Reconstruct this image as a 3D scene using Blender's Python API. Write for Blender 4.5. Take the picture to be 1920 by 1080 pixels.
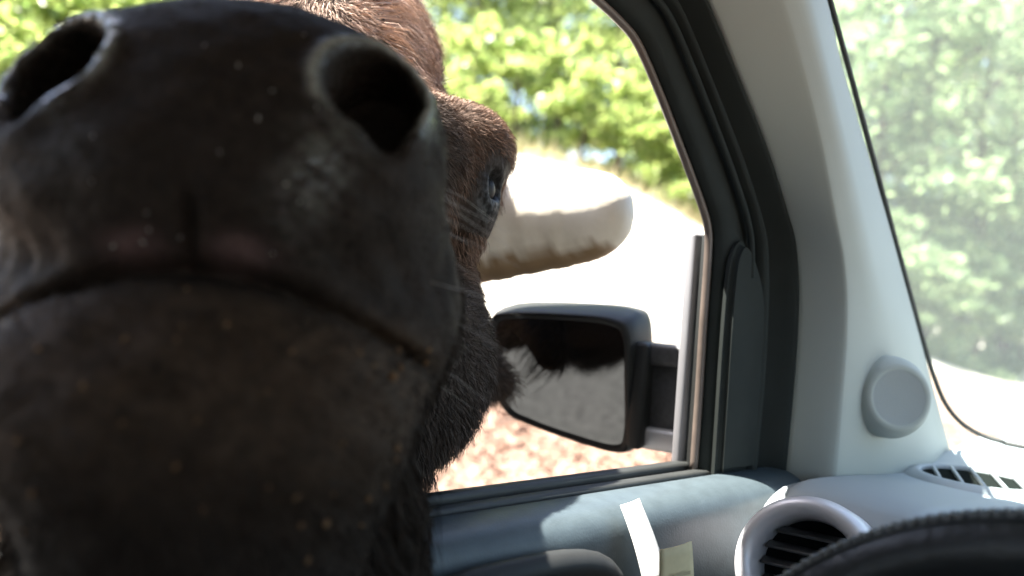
import bpy, bmesh, math, random
import numpy as np
from mathutils import Vector, Matrix
random.seed(7); RNG = np.random.default_rng(11)
for o in list(bpy.data.objects): bpy.data.objects.remove(o, do_unlink=True)
SC = bpy.context.scene; COL = SC.collection
H = 1.45                                   # eye height of the camera above the road

# ---------------------------------------------------------------- camera
AZ, ROLL = math.radians(50.5), math.radians(4.0)
F = np.array([-math.sin(AZ), math.cos(AZ), 0.0]); R0 = np.array([math.cos(AZ), math.sin(AZ), 0.0]); Z = np.array([0, 0, 1.0])
CR = R0*math.cos(ROLL) + Z*math.sin(ROLL); CU = Z*math.cos(ROLL) - R0*math.sin(ROLL)
cd = bpy.data.cameras.new('camera'); cam = bpy.data.objects.new('camera', cd); COL.objects.link(cam)
M = Matrix.Identity(4)
for i in range(3):
    M[i][0] = CR[i]; M[i][1] = CU[i]; M[i][2] = -F[i]
M[2][3] = H
cam.matrix_world = M
cd.sensor_width = 36; cd.lens = 28.26; cd.clip_start = 0.02; cd.clip_end = 2000
cd.dof.use_dof = True; cd.dof.focus_distance = 0.68; cd.dof.aperture_fstop = 3.4
SC.camera = cam
# ---------------------------------------------------------------- light
EL, SAZ = math.radians(68.5), math.radians(-139)
SUN = np.array([math.sin(SAZ)*math.cos(EL), math.cos(SAZ)*math.cos(EL), math.sin(EL)])
w = bpy.data.worlds.new('World'); SC.world = w; w.use_nodes = True
nt = w.node_tree; bg = nt.nodes['Background']
sky = nt.nodes.new('ShaderNodeTexSky'); sky.sky_type = 'NISHITA'; sky.sun_disc = False
sky.sun_elevation = EL; sky.sun_rotation = SAZ; sky.air_density = 1.0; sky.dust_density = 2.0
nt.links.new(sky.outputs[0], bg.inputs[0]); bg.inputs[1].default_value = 0.08
sl = bpy.data.lights.new('sun', 'SUN'); sl.energy = 5.0; sl.angle = math.radians(0.53); sl.color = (1, .955, .88)
so = bpy.data.objects.new('sun', sl); COL.objects.link(so)
so.rotation_euler = Vector(SUN).to_track_quat('Z', 'Y').to_euler(); so.location = (-10, 12, 20)
SC.view_settings.view_transform = 'Standard'; SC.view_settings.look = 'None'
SC.view_settings.exposure = 2.9; SC.view_settings.gamma = 1.0; SC.view_settings.use_curve_mapping = False
SC.render.engine = 'CYCLES'
SC.cycles.max_bounces = 10; SC.cycles.transparent_max_bounces = 24; SC.cycles.diffuse_bounces = 6

# ---------------------------------------------------------------- materials
def mat(name, col, rough=.6, var=.0, vscale=30, bump=0, bscale=200, spec=.5, metal=0, detail=4, col2=None, dist=.002, coat=0):
    m = bpy.data.materials.new(name); m.use_nodes = True
    n, l = m.node_tree.nodes, m.node_tree.links; b = n['Principled BSDF']
    b.inputs['Base Color'].default_value = (*col, 1); b.inputs['Roughness'].default_value = rough
    b.inputs['Specular IOR Level'].default_value = spec; b.inputs['Metallic'].default_value = metal
    b.inputs['Coat Weight'].default_value = coat
    tc = n.new('ShaderNodeTexCoord')
    if var or col2:
        t = n.new('ShaderNodeTexNoise'); t.inputs['Scale'].default_value = vscale; t.inputs['Detail'].default_value = detail
        l.new(tc.outputs['Object'], t.inputs['Vector'])
        r = n.new('ShaderNodeValToRGB'); r.color_ramp.elements[0].position = .32; r.color_ramp.elements[1].position = .68
        c2 = col2 or tuple(min(1, c*(1+var)) for c in col); c1 = col if col2 else tuple(c*(1-var) for c in col)
        r.color_ramp.elements[0].color = (*c1, 1); r.color_ramp.elements[1].color = (*c2, 1)
        l.new(t.outputs['Fac'], r.inputs[0]); l.new(r.outputs[0], b.inputs['Base Color'])
    if bump:
        t2 = n.new('ShaderNodeTexNoise'); t2.inputs['Scale'].default_value = bscale; t2.inputs['Detail'].default_value = 3
        l.new(tc.outputs['Object'], t2.inputs['Vector'])
        bp = n.new('ShaderNodeBump'); bp.inputs['Strength'].default_value = bump; bp.inputs['Distance'].default_value = dist
        l.new(t2.outputs['Fac'], bp.inputs['Height']); l.new(bp.outputs[0], b.inputs['Normal'])
    return m
def leafmat(name, c1, c2, trans=.5):
    m = bpy.data.materials.new(name); m.use_nodes = True
    n, l = m.node_tree.nodes, m.node_tree.links; b = n['Principled BSDF']; out = n['Material Output']
    b.inputs['Roughness'].default_value = .33
    g = n.new('ShaderNodeNewGeometry'); r = n.new('ShaderNodeValToRGB')
    r.color_ramp.elements[0].color = (*c1, 1); r.color_ramp.elements[1].color = (*c2, 1)
    l.new(g.outputs['Random Per Island'], r.inputs[0]); l.new(r.outputs[0], b.inputs['Base Color'])
    tr = n.new('ShaderNodeBsdfTranslucent'); mx = n.new('ShaderNodeMixShader'); mx.inputs[0].default_value = trans
    hs = n.new('ShaderNodeHueSaturation'); hs.inputs['Hue'].default_value = .492; hs.inputs['Value'].default_value = 3.0
    l.new(r.outputs[0], hs.inputs['Color']); l.new(hs.outputs[0], tr.inputs[0])
    l.new(b.outputs[0], mx.inputs[1]); l.new(tr.outputs[0], mx.inputs[2]); l.new(mx.outputs[0], out.inputs[0])
    return m
MT = dict(
    trim=mat('pillar_plastic', (.33, .355, .325), .62, bump=.12, bscale=900, dist=.0006, var=.03, vscale=8),
    dash=mat('dash_plastic', (.30, .335, .35), .55, bump=.12, bscale=900, dist=.0006, var=.03, vscale=8),
    silver=mat('silver_paint', (.62, .61, .64), .38, metal=.25, var=.02),
    black=mat('black_plastic', (.016, .017, .017), .55, spec=.3, bump=.1, bscale=700, dist=.0005, var=.15),
    rubber=mat('black_rubber', (.018, .02, .019), .55, bump=.15, bscale=300, dist=.0005, var=.2),
    frame=mat('door_frame_trim', (.020, .024, .022), .75, spec=.15, bump=.1, bscale=900, dist=.0005, var=.1),
    door=mat('door_plastic', (.046, .062, .070), .42, bump=.3, bscale=520, dist=.0008, var=.12, vscale=60),
    lip=mat('brown_rubber_lip', (.12, .095, .08), .4, var=.2),
    channel=mat('grey_channel', (.20, .20, .21), .45, var=.05),
    paint=mat('car_paint', (.05, .052, .055), .3, coat=.6, var=.03),
    roof=mat('headliner', (.36, .36, .34), .9, bump=.2, bscale=600),
    seat=mat('seat_fabric', (.06, .062, .066), .9, bump=.3, bscale=500, var=.2),
    leather=mat('black_leather', (.016, .018, .018), .42, bump=.55, bscale=170, dist=.0015, var=.2),
    thread=mat('stitch_thread', (.16, .165, .16), .5, var=.35, vscale=400),
    bracket=mat('bracket_plastic', (.05, .05, .052), .5, bump=.4, bscale=500, dist=.001, var=.25, vscale=200),
    bright=mat('bracket_metal', (.55, .55, .56), .35, metal=.4, var=.05),
    mirror=mat('mirror_glass', (.22, .22, .215), .03, metal=1.0),
    paper=mat('white_paper', (.82, .82, .80), .7, var=.02),
    card=mat('yellowed_card', (.55, .47, .28), .75, var=.10, vscale=60),
    ink=mat('faded_ink', (.38, .33, .20), .8, var=.1),
    horn=mat('horn', (.42, .33, .22), .5, col2=(.60, .50, .36), vscale=26, bump=.5, bscale=60, dist=.004),
    eye=mat('eye', (.007, .0055, .004), .5, spec=.25),
    crumb=mat('feed_crumb', (.17, .09, .035), .8, var=.4, vscale=120),
    speck=mat('dust_speck', (.30, .29, .26), .8, var=.2),
    bark=mat('bark', (.10, .08, .06), .9, var=.4, vscale=9, bump=.8, bscale=25, dist=.03),
    asphalt=mat('asphalt', (.045, .045, .043), .9, var=.55, vscale=28, bump=.5, bscale=180, dist=.006),
    litter=mat('dead_leaf', (.22, .13, .09), .8, col2=(.29, .19, .135), vscale=3),
    leafA=leafmat('leaf_spring', (.055, .095, .025), (.24, .28, .10), .6),
    leafB=leafmat('leaf_mid', (.04, .07, .025), (.16, .20, .07), .6),
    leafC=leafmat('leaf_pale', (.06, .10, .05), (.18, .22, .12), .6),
    grass=leafmat('dry_grass', (.30, .25, .13), (.42, .38, .24), .3),
)
n, l = MT['paper'].node_tree.nodes, MT['paper'].node_tree.links; tr = n.new('ShaderNodeBsdfTranslucent'); tr.inputs[0].default_value = (.8, .8, .78, 1)
mx = n.new('ShaderNodeMixShader'); mx.inputs[0].default_value = .45; l.new(n['Principled BSDF'].outputs[0], mx.inputs[1]); l.new(tr.outputs[0], mx.inputs[2]); l.new(mx.outputs[0], n['Material Output'].inputs[0])
# windscreen: clear glass with a pale film added to imitate veiling glare
m = bpy.data.materials.new('veiled_glass'); m.use_nodes = True; n, l = m.node_tree.nodes, m.node_tree.links
for k in list(n):
    if k.type != 'OUTPUT_MATERIAL': n.remove(k)
tp = n.new('ShaderNodeBsdfTransparent'); tp.inputs[0].default_value = (.90, .95, .92, 1)
gl = n.new('ShaderNodeBsdfGlossy'); gl.inputs['Roughness'].default_value = .02
df = n.new('ShaderNodeBsdfDiffuse'); df.inputs[0].default_value = (.75, .8, .76, 1)
tl = n.new('ShaderNodeBsdfTranslucent'); tl.inputs[0].default_value = (.75, .82, .77, 1)
a = n.new('ShaderNodeMixShader'); a.inputs[0].default_value = .5; l.new(df.outputs[0], a.inputs[1]); l.new(tl.outputs[0], a.inputs[2])
no = n.new('ShaderNodeTexNoise'); no.inputs['Scale'].default_value = 3; no.inputs['Detail'].default_value = 5
mr = n.new('ShaderNodeMapRange'); mr.inputs[3].default_value = .09; mr.inputs[4].default_value = .19; l.new(no.outputs['Fac'], mr.inputs[0])
b1 = n.new('ShaderNodeMixShader'); l.new(mr.outputs[0], b1.inputs[0]); l.new(tp.outputs[0], b1.inputs[1]); l.new(a.outputs[0], b1.inputs[2])
b2 = n.new('ShaderNodeMixShader'); b2.inputs[0].default_value = .04; l.new(b1.outputs[0], b2.inputs[1]); l.new(gl.outputs[0], b2.inputs[2])
l.new(b2.outputs[0], n['Material Output'].inputs[0]); MT['glass'] = m

# ---------------------------------------------------------------- builders
def link(name, me, m=None, parent=None, **p):
    o = bpy.data.objects.new(name, me); COL.objects.link(o)
    if m is not None and me is not None and not me.materials: me.materials.append(m)
    if parent is not None: o.parent = parent
    for k, v in p.items(): o[k] = v
    return o
def np_mesh(name, V, Fc, smooth=True):
    """V (n,3), Fc (m,3 or 4) arrays, or a list of index lists"""
    me = bpy.data.meshes.new(name)
    V = np.asarray(V, np.float32)
    if isinstance(Fc, np.ndarray):
        k = Fc.shape[1]; me.vertices.add(len(V)); me.vertices.foreach_set('co', V.ravel())
        me.loops.add(Fc.size); me.loops.foreach_set('vertex_index', Fc.astype(np.int32).ravel())
        me.polygons.add(len(Fc)); me.polygons.foreach_set('loop_start', np.arange(0, Fc.size, k, dtype=np.int32))
        me.polygons.foreach_set('loop_total', np.full(len(Fc), k, np.int32)); me.update(calc_edges=True)
    else:
        me.from_pydata([tuple(map(float, v)) for v in V], [], Fc)
    if smooth: me.polygons.foreach_set('use_smooth', np.ones(len(me.polygons), bool))
    me.validate(); me.update()
    return me
def up(P): P = np.array(P, float); P[..., 2] += H; return P          # eye-relative heights to heights above the road
def crom(P, k):                                                    # Catmull-Rom resample, k per span
    P = np.asarray(P, float); Q = np.vstack([2*P[0]-P[1], P, 2*P[-1]-P[-2]]); out = []
    for i in range(1, len(Q)-2):
        for t in np.linspace(0, 1, k, endpoint=False):
            p0, p1, p2, p3 = Q[i-1], Q[i], Q[i+1], Q[i+2]
            out.append(.5*(2*p1+(p2-p0)*t+(2*p0-5*p1+4*p2-p3)*t*t+(3*p1-p0-3*p2+p3)*t**3))
    out.append(P[-1]); return np.array(out)
def chaikin(P, it=2):
    P = np.asarray(P, float)
    for _ in range(it):
        Q = [P[0]]
        for i in range(len(P)-1):
            Q += [P[i]*.75+P[i+1]*.25, P[i]*.25+P[i+1]*.75]
        Q.append(P[-1]); P = np.array(Q)
    return P
def resample(P, n):
    P = np.asarray(P, float); d = np.r_[0, np.cumsum(np.linalg.norm(np.diff(P, axis=0), axis=1))]
    s = np.linspace(0, d[-1], n); return np.stack([np.interp(s, d, P[:, i]) for i in range(P.shape[1])], 1)
def grid_mesh(name, G, closed=False, flip=False):
    G = np.asarray(G, float); r, c = G.shape[:2]; idx = np.arange(r*c).reshape(r, c)
    if closed: idx = np.hstack([idx, idx[:, :1]])
    q = np.stack([idx[:-1, :-1], idx[:-1, 1:], idx[1:, 1:], idx[1:, :-1]], -1).reshape(-1, 4)
    if flip: q = q[:, ::-1]
    return np_mesh(name, G.reshape(-1, 3), q)
def frames(P):
    P = np.asarray(P, float); T = np.gradient(P, axis=0); T /= np.linalg.norm(T, axis=1)[:, None]+1e-12
    ref = Z if abs(T[0] @ Z) < .9 else np.array([1., 0, 0]); N = []
    nrm = ref - (ref @ T[0])*T[0]
    for t in T:
        nrm = nrm - (nrm @ t)*t; nrm /= np.linalg.norm(nrm); N.append(nrm.copy())
    N = np.array(N); return T, N, np.cross(T, N)
def tube_arr(P, r, n=10, closed=False):
    P = np.asarray(P, float); r = np.broadcast_to(np.asarray(r, float), (len(P),)); T, N, B = frames(P)
    a = np.linspace(0, 2*np.pi, n, endpoint=False)
    G = P[:, None]+r[:, None, None]*(np.cos(a)[None, :, None]*N[:, None]+np.sin(a)[None, :, None]*B[:, None])
    idx = np.arange(len(P)*n).reshape(len(P), n); idx = np.hstack([idx, idx[:, :1]])
    if closed: idx = np.vstack([idx, idx[:1]])
    f = np.stack([idx[:-1, :-1], idx[:-1, 1:], idx[1:, 1:], idx[1:, :-1]], -1).reshape(-1, 4)
    V = G.reshape(-1, 3)
    if not closed:
        V = np.vstack([V, P[0], P[-1]]); a0, b0 = len(V)-2, len(V)-1
        f = np.vstack([f, [[a0, idx[0, j+1], idx[0, j], a0] for j in range(n)], [[b0, idx[-1, j], idx[-1, j+1], b0] for j in range(n)]])
    return V, f
def tube(name, P, r, m, parent, n=10, closed=False, **p):
    V, f = tube_arr(P, r, n, closed); q = [tuple(dict.fromkeys(map(int, x))) for x in f]
    return link(name, np_mesh(name, V, q), m, parent, **p)
def box_bm(bm, c, s, bevel=.005, rot=None, seg=3):
    r = bmesh.ops.create_cube(bm, size=1); vs = r['verts']
    Mx = Matrix.Translation(c) @ (rot.to_4x4() if rot else Matrix.Identity(4)) @ Matrix.Diagonal((*s, 1))
    bmesh.ops.transform(bm, matrix=Mx, verts=vs)
    if bevel:
        es = {e for v in vs for e in v.link_edges}
        bmesh.ops.bevel(bm, geom=list(es), offset=bevel, segments=seg, affect='EDGES', profile=.5)
def bm_obj(name, bm, m, parent=None, smooth=True, **p):
    me = bpy.data.meshes.new(name); bm.to_mesh(me); bm.free()
    for q in me.polygons: q.use_smooth = smooth
    if smooth:
        try: me.set_sharp_from_angle(angle=math.radians(40))
        except Exception: pass
    return link(name, me, m, parent, **p)
def box(name, c, s, m, parent, bevel=.005, rot=None, **p):
    bm = bmesh.new(); box_bm(bm, Vector(c), s, bevel, rot); return bm_obj(name, bm, m, parent, **p)
def lathe(name, prof, C, axis, m, parent, n=48, **p):
    """prof: (radius, height along axis)"""
    ax = np.array(axis, float); ax /= np.linalg.norm(ax); e1 = np.cross(ax, Z if abs(ax[2]) < .9 else np.array([1., 0, 0])); e1 /= np.linalg.norm(e1); e2 = np.cross(ax, e1)
    a = np.linspace(0, 2*np.pi, n, endpoint=False)
    G = [[np.array(C)+ax*h+r*(math.cos(t)*e1+math.sin(t)*e2) for t in a] for r, h in prof]
    return link(name, grid_mesh(name, G, closed=True, flip=True), m, parent, **p)
def thing(name, label, cat, loc=(0, 0, 0), group=None):
    o = bpy.data.objects.new(name, None); COL.objects.link(o); o.location = loc; o['label'] = label; o['category'] = cat
    if group: o['group'] = group
    return o

# ================================================================ SETTING
def sstep(x): x = np.clip(x, 0, 1); return x*x*(3-2*x)
def vnoise(x, y, s=1.0, seed=0):
    r = np.random.default_rng(seed); o = 0*x
    for k in range(5):
        a, ph, b, ph2 = r.uniform(-1, 1), r.uniform(0, 6), r.uniform(-1, 1), r.uniform(0, 6)
        o = o+np.sin((a*x+b*y)*s*(1.6**k)+ph)*np.cos((b*x-a*y)*s*(1.6**k)+ph2)/(1.35**k)
    return o/2.5
def ground_h(x, y):
    x = np.asarray(x, float); y = np.asarray(y, float)
    h = 3.7*(1-.38*sstep((8.5-y)/7))*sstep((23-y)/14)*sstep((-x-4.2)/6.5) + .02*np.maximum(-x-11, 0)*sstep((23-y)/14)
    h = h + .05*vnoise(x, y, 1.1, 3)*sstep((-x-2.3)/1.5) + .12*sstep((-x-2.6)/1.5)*sstep((x+9)/4)*0
    return h
xs = np.unique(np.r_[np.linspace(-160, -24, 18), np.linspace(-24, -2, 90), np.linspace(-2, 10, 14), np.linspace(10, 160, 18)])
ys = np.unique(np.r_[np.linspace(-160, -6, 24), np.linspace(-6, 34, 130), np.linspace(34, 200, 20)])
X, Y = np.meshgrid(xs, ys); G = np.stack([X, Y, ground_h(X, Y)-.004], -1)
gm = bpy.data.materials.new('verge_ground'); gm.use_nodes = True; n, l = gm.node_tree.nodes, gm.node_tree.links; b = n['Principled BSDF']
tc = n.new('ShaderNodeTexCoord'); b.inputs['Roughness'].default_value = .95
def noise(scale, det=4):
    t = n.new('ShaderNodeTexNoise'); t.inputs['Scale'].default_value = scale; t.inputs['Detail'].default_value = det; l.new(tc.outputs['Object'], t.inputs['Vector']); return t
def ramp(src, p0, c0, p1, c1):
    r = n.new('ShaderNodeValToRGB'); r.color_ramp.elements[0].position = p0; r.color_ramp.elements[0].color = (*c0, 1)
    r.color_ramp.elements[1].position = p1; r.color_ramp.elements[1].color = (*c1, 1); l.new(src, r.inputs[0]); return r
lit = ramp(noise(9, 5).outputs['Fac'], .35, (.18, .105, .072), .65, (.25, .16, .11))
grv = ramp(noise(14, 5).outputs['Fac'], .3, (.40, .36, .29), .7, (.56, .52, .44))
sep = n.new('ShaderNodeSeparateXYZ'); l.new(tc.outputs['Object'], sep.inputs[0])
ad = n.new('ShaderNodeMath'); ad.operation = 'MULTIPLY_ADD'; l.new(noise(.9).outputs['Fac'], ad.inputs[0]); ad.inputs[1].default_value = 2.0; l.new(sep.outputs[0], ad.inputs[2])
mr = n.new('ShaderNodeMapRange'); mr.inputs[1].default_value = -4.8; mr.inputs[2].default_value = -5.4; l.new(ad.outputs[0], mr.inputs[0])
mx = n.new('ShaderNodeMix'); mx.data_type = 'RGBA'; l.new(mr.outputs[0], mx.inputs[0]); l.new(lit.outputs[0], mx.inputs[6]); l.new(grv.outputs[0], mx.inputs[7])
l.new(mx.outputs[2], b.inputs['Base Color'])
bp = n.new('ShaderNodeBump'); bp.inputs['Strength'].default_value = .7; bp.inputs['Distance'].default_value = .03; l.new(noise(30, 6).outputs['Fac'], bp.inputs['Height']); l.new(bp.outputs[0], b.inputs['Normal'])
link('ground', grid_mesh('ground', G), gm, kind='structure')
rx = np.linspace(-2.35, 5.2, 12); ry = np.linspace(-120, 24, 100); RX, RY = np.meshgrid(rx, ry)
RX[:, 0] += .12*np.sin(ry*1.3)+.06*np.sin(ry*3.1)
link('road', grid_mesh('road', np.stack([RX, RY, 0*RX+.004], -1)), MT['asphalt'], kind='structure')
# far clearing that the road runs out onto
cx, cy = np.meshgrid(np.linspace(-14, 20, 16), np.linspace(24.3, 34, 10))
link('gravel_clearing', grid_mesh('gravel_clearing', np.stack([cx, cy, ground_h(cx, cy)+.004], -1)), mat('pale_gravel', (.44, .41, .35), .95, var=.15, vscale=4, bump=.5, bscale=60, dist=.02), kind='structure')

def leaf_quads(C, size, aspect=.6, up_bias=.35, rng=RNG, droop=.0):
    """C (n,3) centres -> one folded leaf (2 tris sharing a midrib) each"""
    n_ = len(C); s = size*rng.uniform(.6, 1.35, n_)[:, None]
    d = rng.normal(size=(n_, 3)); d[:, 2] -= droop; d /= np.linalg.norm(d, axis=1)[:, None]
    nn = rng.normal(size=(n_, 3)); nn[:, 2] += up_bias*3; s2 = np.cross(d, nn); s2 /= np.linalg.norm(s2, axis=1)[:, None]
    nrm = np.cross(s2, d)
    V = np.stack([C-d*s*.5, C+s2*s*aspect*.5+nrm*s*.08, C+d*s*.5, C-s2*s*aspect*.5+nrm*s*.08], 1).reshape(-1, 3)
    i = np.arange(n_)*4
    return V, np.stack([i, i+1, i+2, i+3], 1)
# leaf litter on the verge
k = 26000; px = RNG.uniform(-6.4, -2.1, k); py = RNG.uniform(1.0, 11.5, k); keep = RNG.random(k) < np.clip((px+6.6)/1.4, 0, 1)
px, py = px[keep], py[keep]; C = np.stack([px, py, ground_h(px, py)+RNG.uniform(.004, .035, len(px))], 1)
V, f = leaf_quads(C, .07, .6, 3.0)
link('leaf_litter', np_mesh('leaf_litter', V, f), MT['litter'], kind='stuff')
# dry grass along the top of the bank
k = 9000; py = RNG.uniform(5, 24, k); px = -8.2-RNG.random(k)**1.3*5-.04*py; C = np.stack([px, py, ground_h(px, py)], 1)
dirs = RNG.normal(size=(k, 3))*.35+[0, 0, 1]; ln = RNG.uniform(.12, .4, k)[:, None]; sd = np.cross(dirs, RNG.normal(size=(k, 3))); sd /= np.linalg.norm(sd, axis=1)[:, None]
V = np.stack([C-sd*.008, C+sd*.008, C+dirs*ln], 1).reshape(-1, 3); i = np.arange(k)*3
link('dry_grass', np_mesh('dry_grass', V, np.stack([i, i+1, i+2], 1)), MT['grass'], kind='stuff')

# ---------------------------------------------------------------- trees
def tree_meshes(h, r, base, nl, leaf, seed, per=66):
    rng = np.random.default_rng(seed); VV, FF, off = [], [], 0; tips = []
    def add(P, rad, n_=8):
        nonlocal off
        V, f = tube_arr(P, rad, n_); VV.append(V); FF.append(f+off); off += len(V)
    tr = np.stack([np.cumsum(rng.normal(0, .10, 8)), np.cumsum(rng.normal(0, .10, 8)), np.linspace(-.4, h*.88, 8)], 1); tr[0, :2] = 0
    tr = crom(tr, 4); r0 = .035*h**.9*.55; add(tr, r0*(1-.85*np.linspace(0, 1, len(tr)))+.02, 10)
    for i in range(nl):
        t = base+(1-base)*(i+.5)/nl; p = tr[int(t*(len(tr)-1))]; a = i*2.4+rng.uniform(-.5, .5)
        ext = r*(1-abs((t-base)/(1-base)-.35)**1.6*.75)*rng.uniform(.75, 1.15)
        e = p+np.array([math.cos(a)*ext, math.sin(a)*ext, ext*rng.uniform(.05, .55)-.1*ext])
        mid = (p+e)/2+[0, 0, .15*ext]; P = crom([p, mid, e], 5); add(P, np.linspace(r0*.35, .012, len(P)), 6)
        tips += [(e, .75), (mid*.5+e*.5, .7)]
        for _ in range(4):
            q = P[rng.integers(3, len(P))]; d = rng.normal(size=3); d[2] = abs(d[2])*.4-.15; d /= np.linalg.norm(d)
            e2 = q+d*ext*rng.uniform(.3, .6); add(np.array([q, (q+e2)/2+[0, 0, .05], e2]), [.022, .015, .006], 5); tips.append((e2, .62))
    tips.append((tr[-1], .9)); tips.append((tr[-1]+[0, 0, .4], .6))
    cs = []
    for p, s in tips:
        rr = s*r*.36*rng.uniform(.75, 1.25); k = int(per*rng.uniform(.5, 1.3))
        d = rng.normal(size=(k, 3)); d /= np.linalg.norm(d, axis=1)[:, None]; d *= (rng.random(k)**.45)[:, None]*rr; d[:, 2] *= .6
        cs.append(p+d)
    V, f = leaf_quads(np.vstack(cs), leaf, .62, .5, rng, .5)
    tq = [tuple(dict.fromkeys(map(int, x))) for x in np.vstack(FF)]
    return np_mesh('trunk', np.vstack(VV), tq), np_mesh('crown', V, f)
protoT = [tree_meshes(11, 3.0, .14, 17, .21, 1), tree_meshes(13, 3.4, .16, 18, .22, 2), tree_meshes(9, 2.7, .12, 15, .19, 3), tree_meshes(15, 3.6, .20, 20, .22, 4)]
protoS = [tree_meshes(2.6, 1.3, .05, 9, .16, 11, 60), tree_meshes(3.4, 1.5, .05, 10, .17, 12, 60)]
crown_cache = {}
def put_tree(kind, i, x, y, s, rz, leaf, label, name='broadleaf_tree', cat='tree', group='trees along the wood edge'):
    tm, cm = (protoT if kind == 't' else protoS)[i]
    if (kind, i, leaf) not in crown_cache:
        c2 = cm.copy(); c2.materials.clear(); c2.materials.append(MT[leaf]); crown_cache[(kind, i, leaf)] = c2
    t = thing(name, label, cat, (x, y, float(ground_h(x, y))), group); t.scale = (s, s, s); t.rotation_euler = (0, 0, rz)
    link('trunk' if kind == 't' else 'stems', tm, MT['bark'], t); link('crown', crown_cache[(kind, i, leaf)], None, t)
def polar(px, d):                                # bearing from the driver's seat -> ground point
    a = math.atan((px-960)/1507.); dirn = F*math.cos(a)+R0*math.sin(a); return dirn[0]*d, dirn[1]*d
_unused = 'sunlit yellow-green broadleaf tree at the top of the bank, seen through the open side window'
ahead = 'pale hazy green broadleaf tree beyond the clearing, seen through the windscreen'
side = ['beyond the left edge of the view', 'showing past the left nostril', 'hidden behind the middle of the muzzle', 'hidden behind the right nostril', 'behind the brown crown of the head',
        'just right of the brown crown fur', 'above the bison\'s eye', 'above the base of the horn', 'above the tip of the horn', 'against the sloping front edge of the side window', 'behind the grey pillar trim']
for i, (px, d, k, s, lf) in enumerate([(-150, 13, 0, 1, 'leafA'), (60, 14.5, 2, 1.1, 'leafA'), (260, 17, 1, 1, 'leafA'), (480, 15, 0, 1, 'leafA'), (690, 17.5, 3, .9, 'leafA'), (860, 16.2, 0, 1.05, 'leafB'),
        (1010, 18.5, 1, 1, 'leafA'), (1130, 16.8, 2, 1.05, 'leafA'), (1235, 19.5, 0, 1.1, 'leafA'), (1330, 20.5, 3, .9, 'leafB'), (1420, 23, 1, 1, 'leafA')]):
    x, y = polar(px, d+4.0); put_tree('t', k, x, y, s*.78, i*1.7, lf, 'sunlit yellow-green tree '+side[i])
for i, (px, d, k, s, lf) in enumerate([(1000, 25, 3, 1, 'leafB'), (1180, 26, 1, 1.1, 'leafB'), (800, 25, 1, 1, 'leafB'), (130, 22, 3, 1, 'leafB'), (-60, 23, 1, 1, 'leafB')]):
    x, y = polar(px, d); put_tree('t', k, x, y, s, i*2.1+1, lf, 'darker tree in the second row '+['above the eye', 'above the horn tip', 'behind the crown', 'past the left nostril', 'beyond the left edge'][i], group='trees behind the wood edge')
fwd = ['hidden by the pillar', 'nearest the pillar', 'above the round pillar speaker', 'right of the round pillar speaker', 'at the right edge of the view', 'just past the right edge', 'far past the right edge',
       'behind the one nearest the pillar', 'above the pillar speaker', 'above the defrost vent', 'at the right edge of the view', 'just past the right edge']
for i, (px, d, k, s, lf) in enumerate([(1540, 26, 1, 1.0, 'leafC'), (1630, 23, 0, 1.0, 'leafC'), (1720, 25, 3, .9, 'leafC'), (1800, 26, 2, 1.25, 'leafC'), (1890, 30, 1, 1.1, 'leafC'), (1975, 32, 0, 1.2, 'leafC'), (2080, 34, 3, 1, 'leafC'),
        (1590, 41, 3, 1.15, 'leafB'), (1690, 42, 1, 1.2, 'leafB'), (1780, 40, 3, 1.2, 'leafB'), (1860, 43, 1, 1.3, 'leafB'), (1950, 41, 3, 1.2, 'leafB')]):
    x, y = polar(px, d); put_tree('t', k, x, y, s, i*1.3+.4, lf, ('pale hazy tree through the windscreen ' if i < 7 else 'darker distant tree through the windscreen ')+fwd[i], group='trees beyond the clearing')
for i, (px, d, k, s) in enumerate([(1275, 15.4, 0, .8), (1225, 16.5, 1, .75), (1345, 16.5, 1, .8), (1130, 15.8, 0, .8), (1060, 15.5, 1, .8), (960, 15.5, 0, .9), (880, 15.2, 1, .8), (40, 12, 0, 1), (-60, 12.5, 1, 1), (110, 12.6, 1, .9)]):
    x, y = polar(px, d); put_tree('s', k, x, y, s, i*1.9, 'leafA', 'leafy light green shrub on the bank '+['right of the horn tip', 'above the horn tip', 'against the window frame', 'above the horn', 'above the horn base', 'above the eye', 'behind the crown fur', 'below the left nostril', 'past the left edge', 'behind the left nostril'][i], 'shrub', 'shrub', 'shrubs along the bank top')
for i, (px, d, k, s) in enumerate([(1610, 18.5, 0, .9), (1690, 19.5, 1, .8), (1755, 20.5, 0, .9), (1820, 22.5, 1, .9), (1880, 24.5, 0, 1.1), (1940, 27, 1, 1.2), (2000, 30, 0, 1.3), (1780, 30, 1, 1.5), (1850, 31, 0, 1.7), (1910, 33, 1, 1.6), (1720, 29, 0, 1.5)]):
    x, y = polar(px, d); put_tree('s', k, x, y, s, i*1.9, 'leafC', 'low pale shrub through the windscreen '+['hidden by the pillar', 'beside the pillar speaker', 'right of the pillar speaker', 'above the windscreen corner', 'left of the right edge', 'just past the right edge', 'far past the right edge', 'in the second row above the windscreen corner', 'in the second row left of the right edge', 'in the second row at the right edge', 'in the second row beside the pillar speaker'][i], 'shrub', 'shrub', 'shrubs beyond the clearing')

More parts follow.
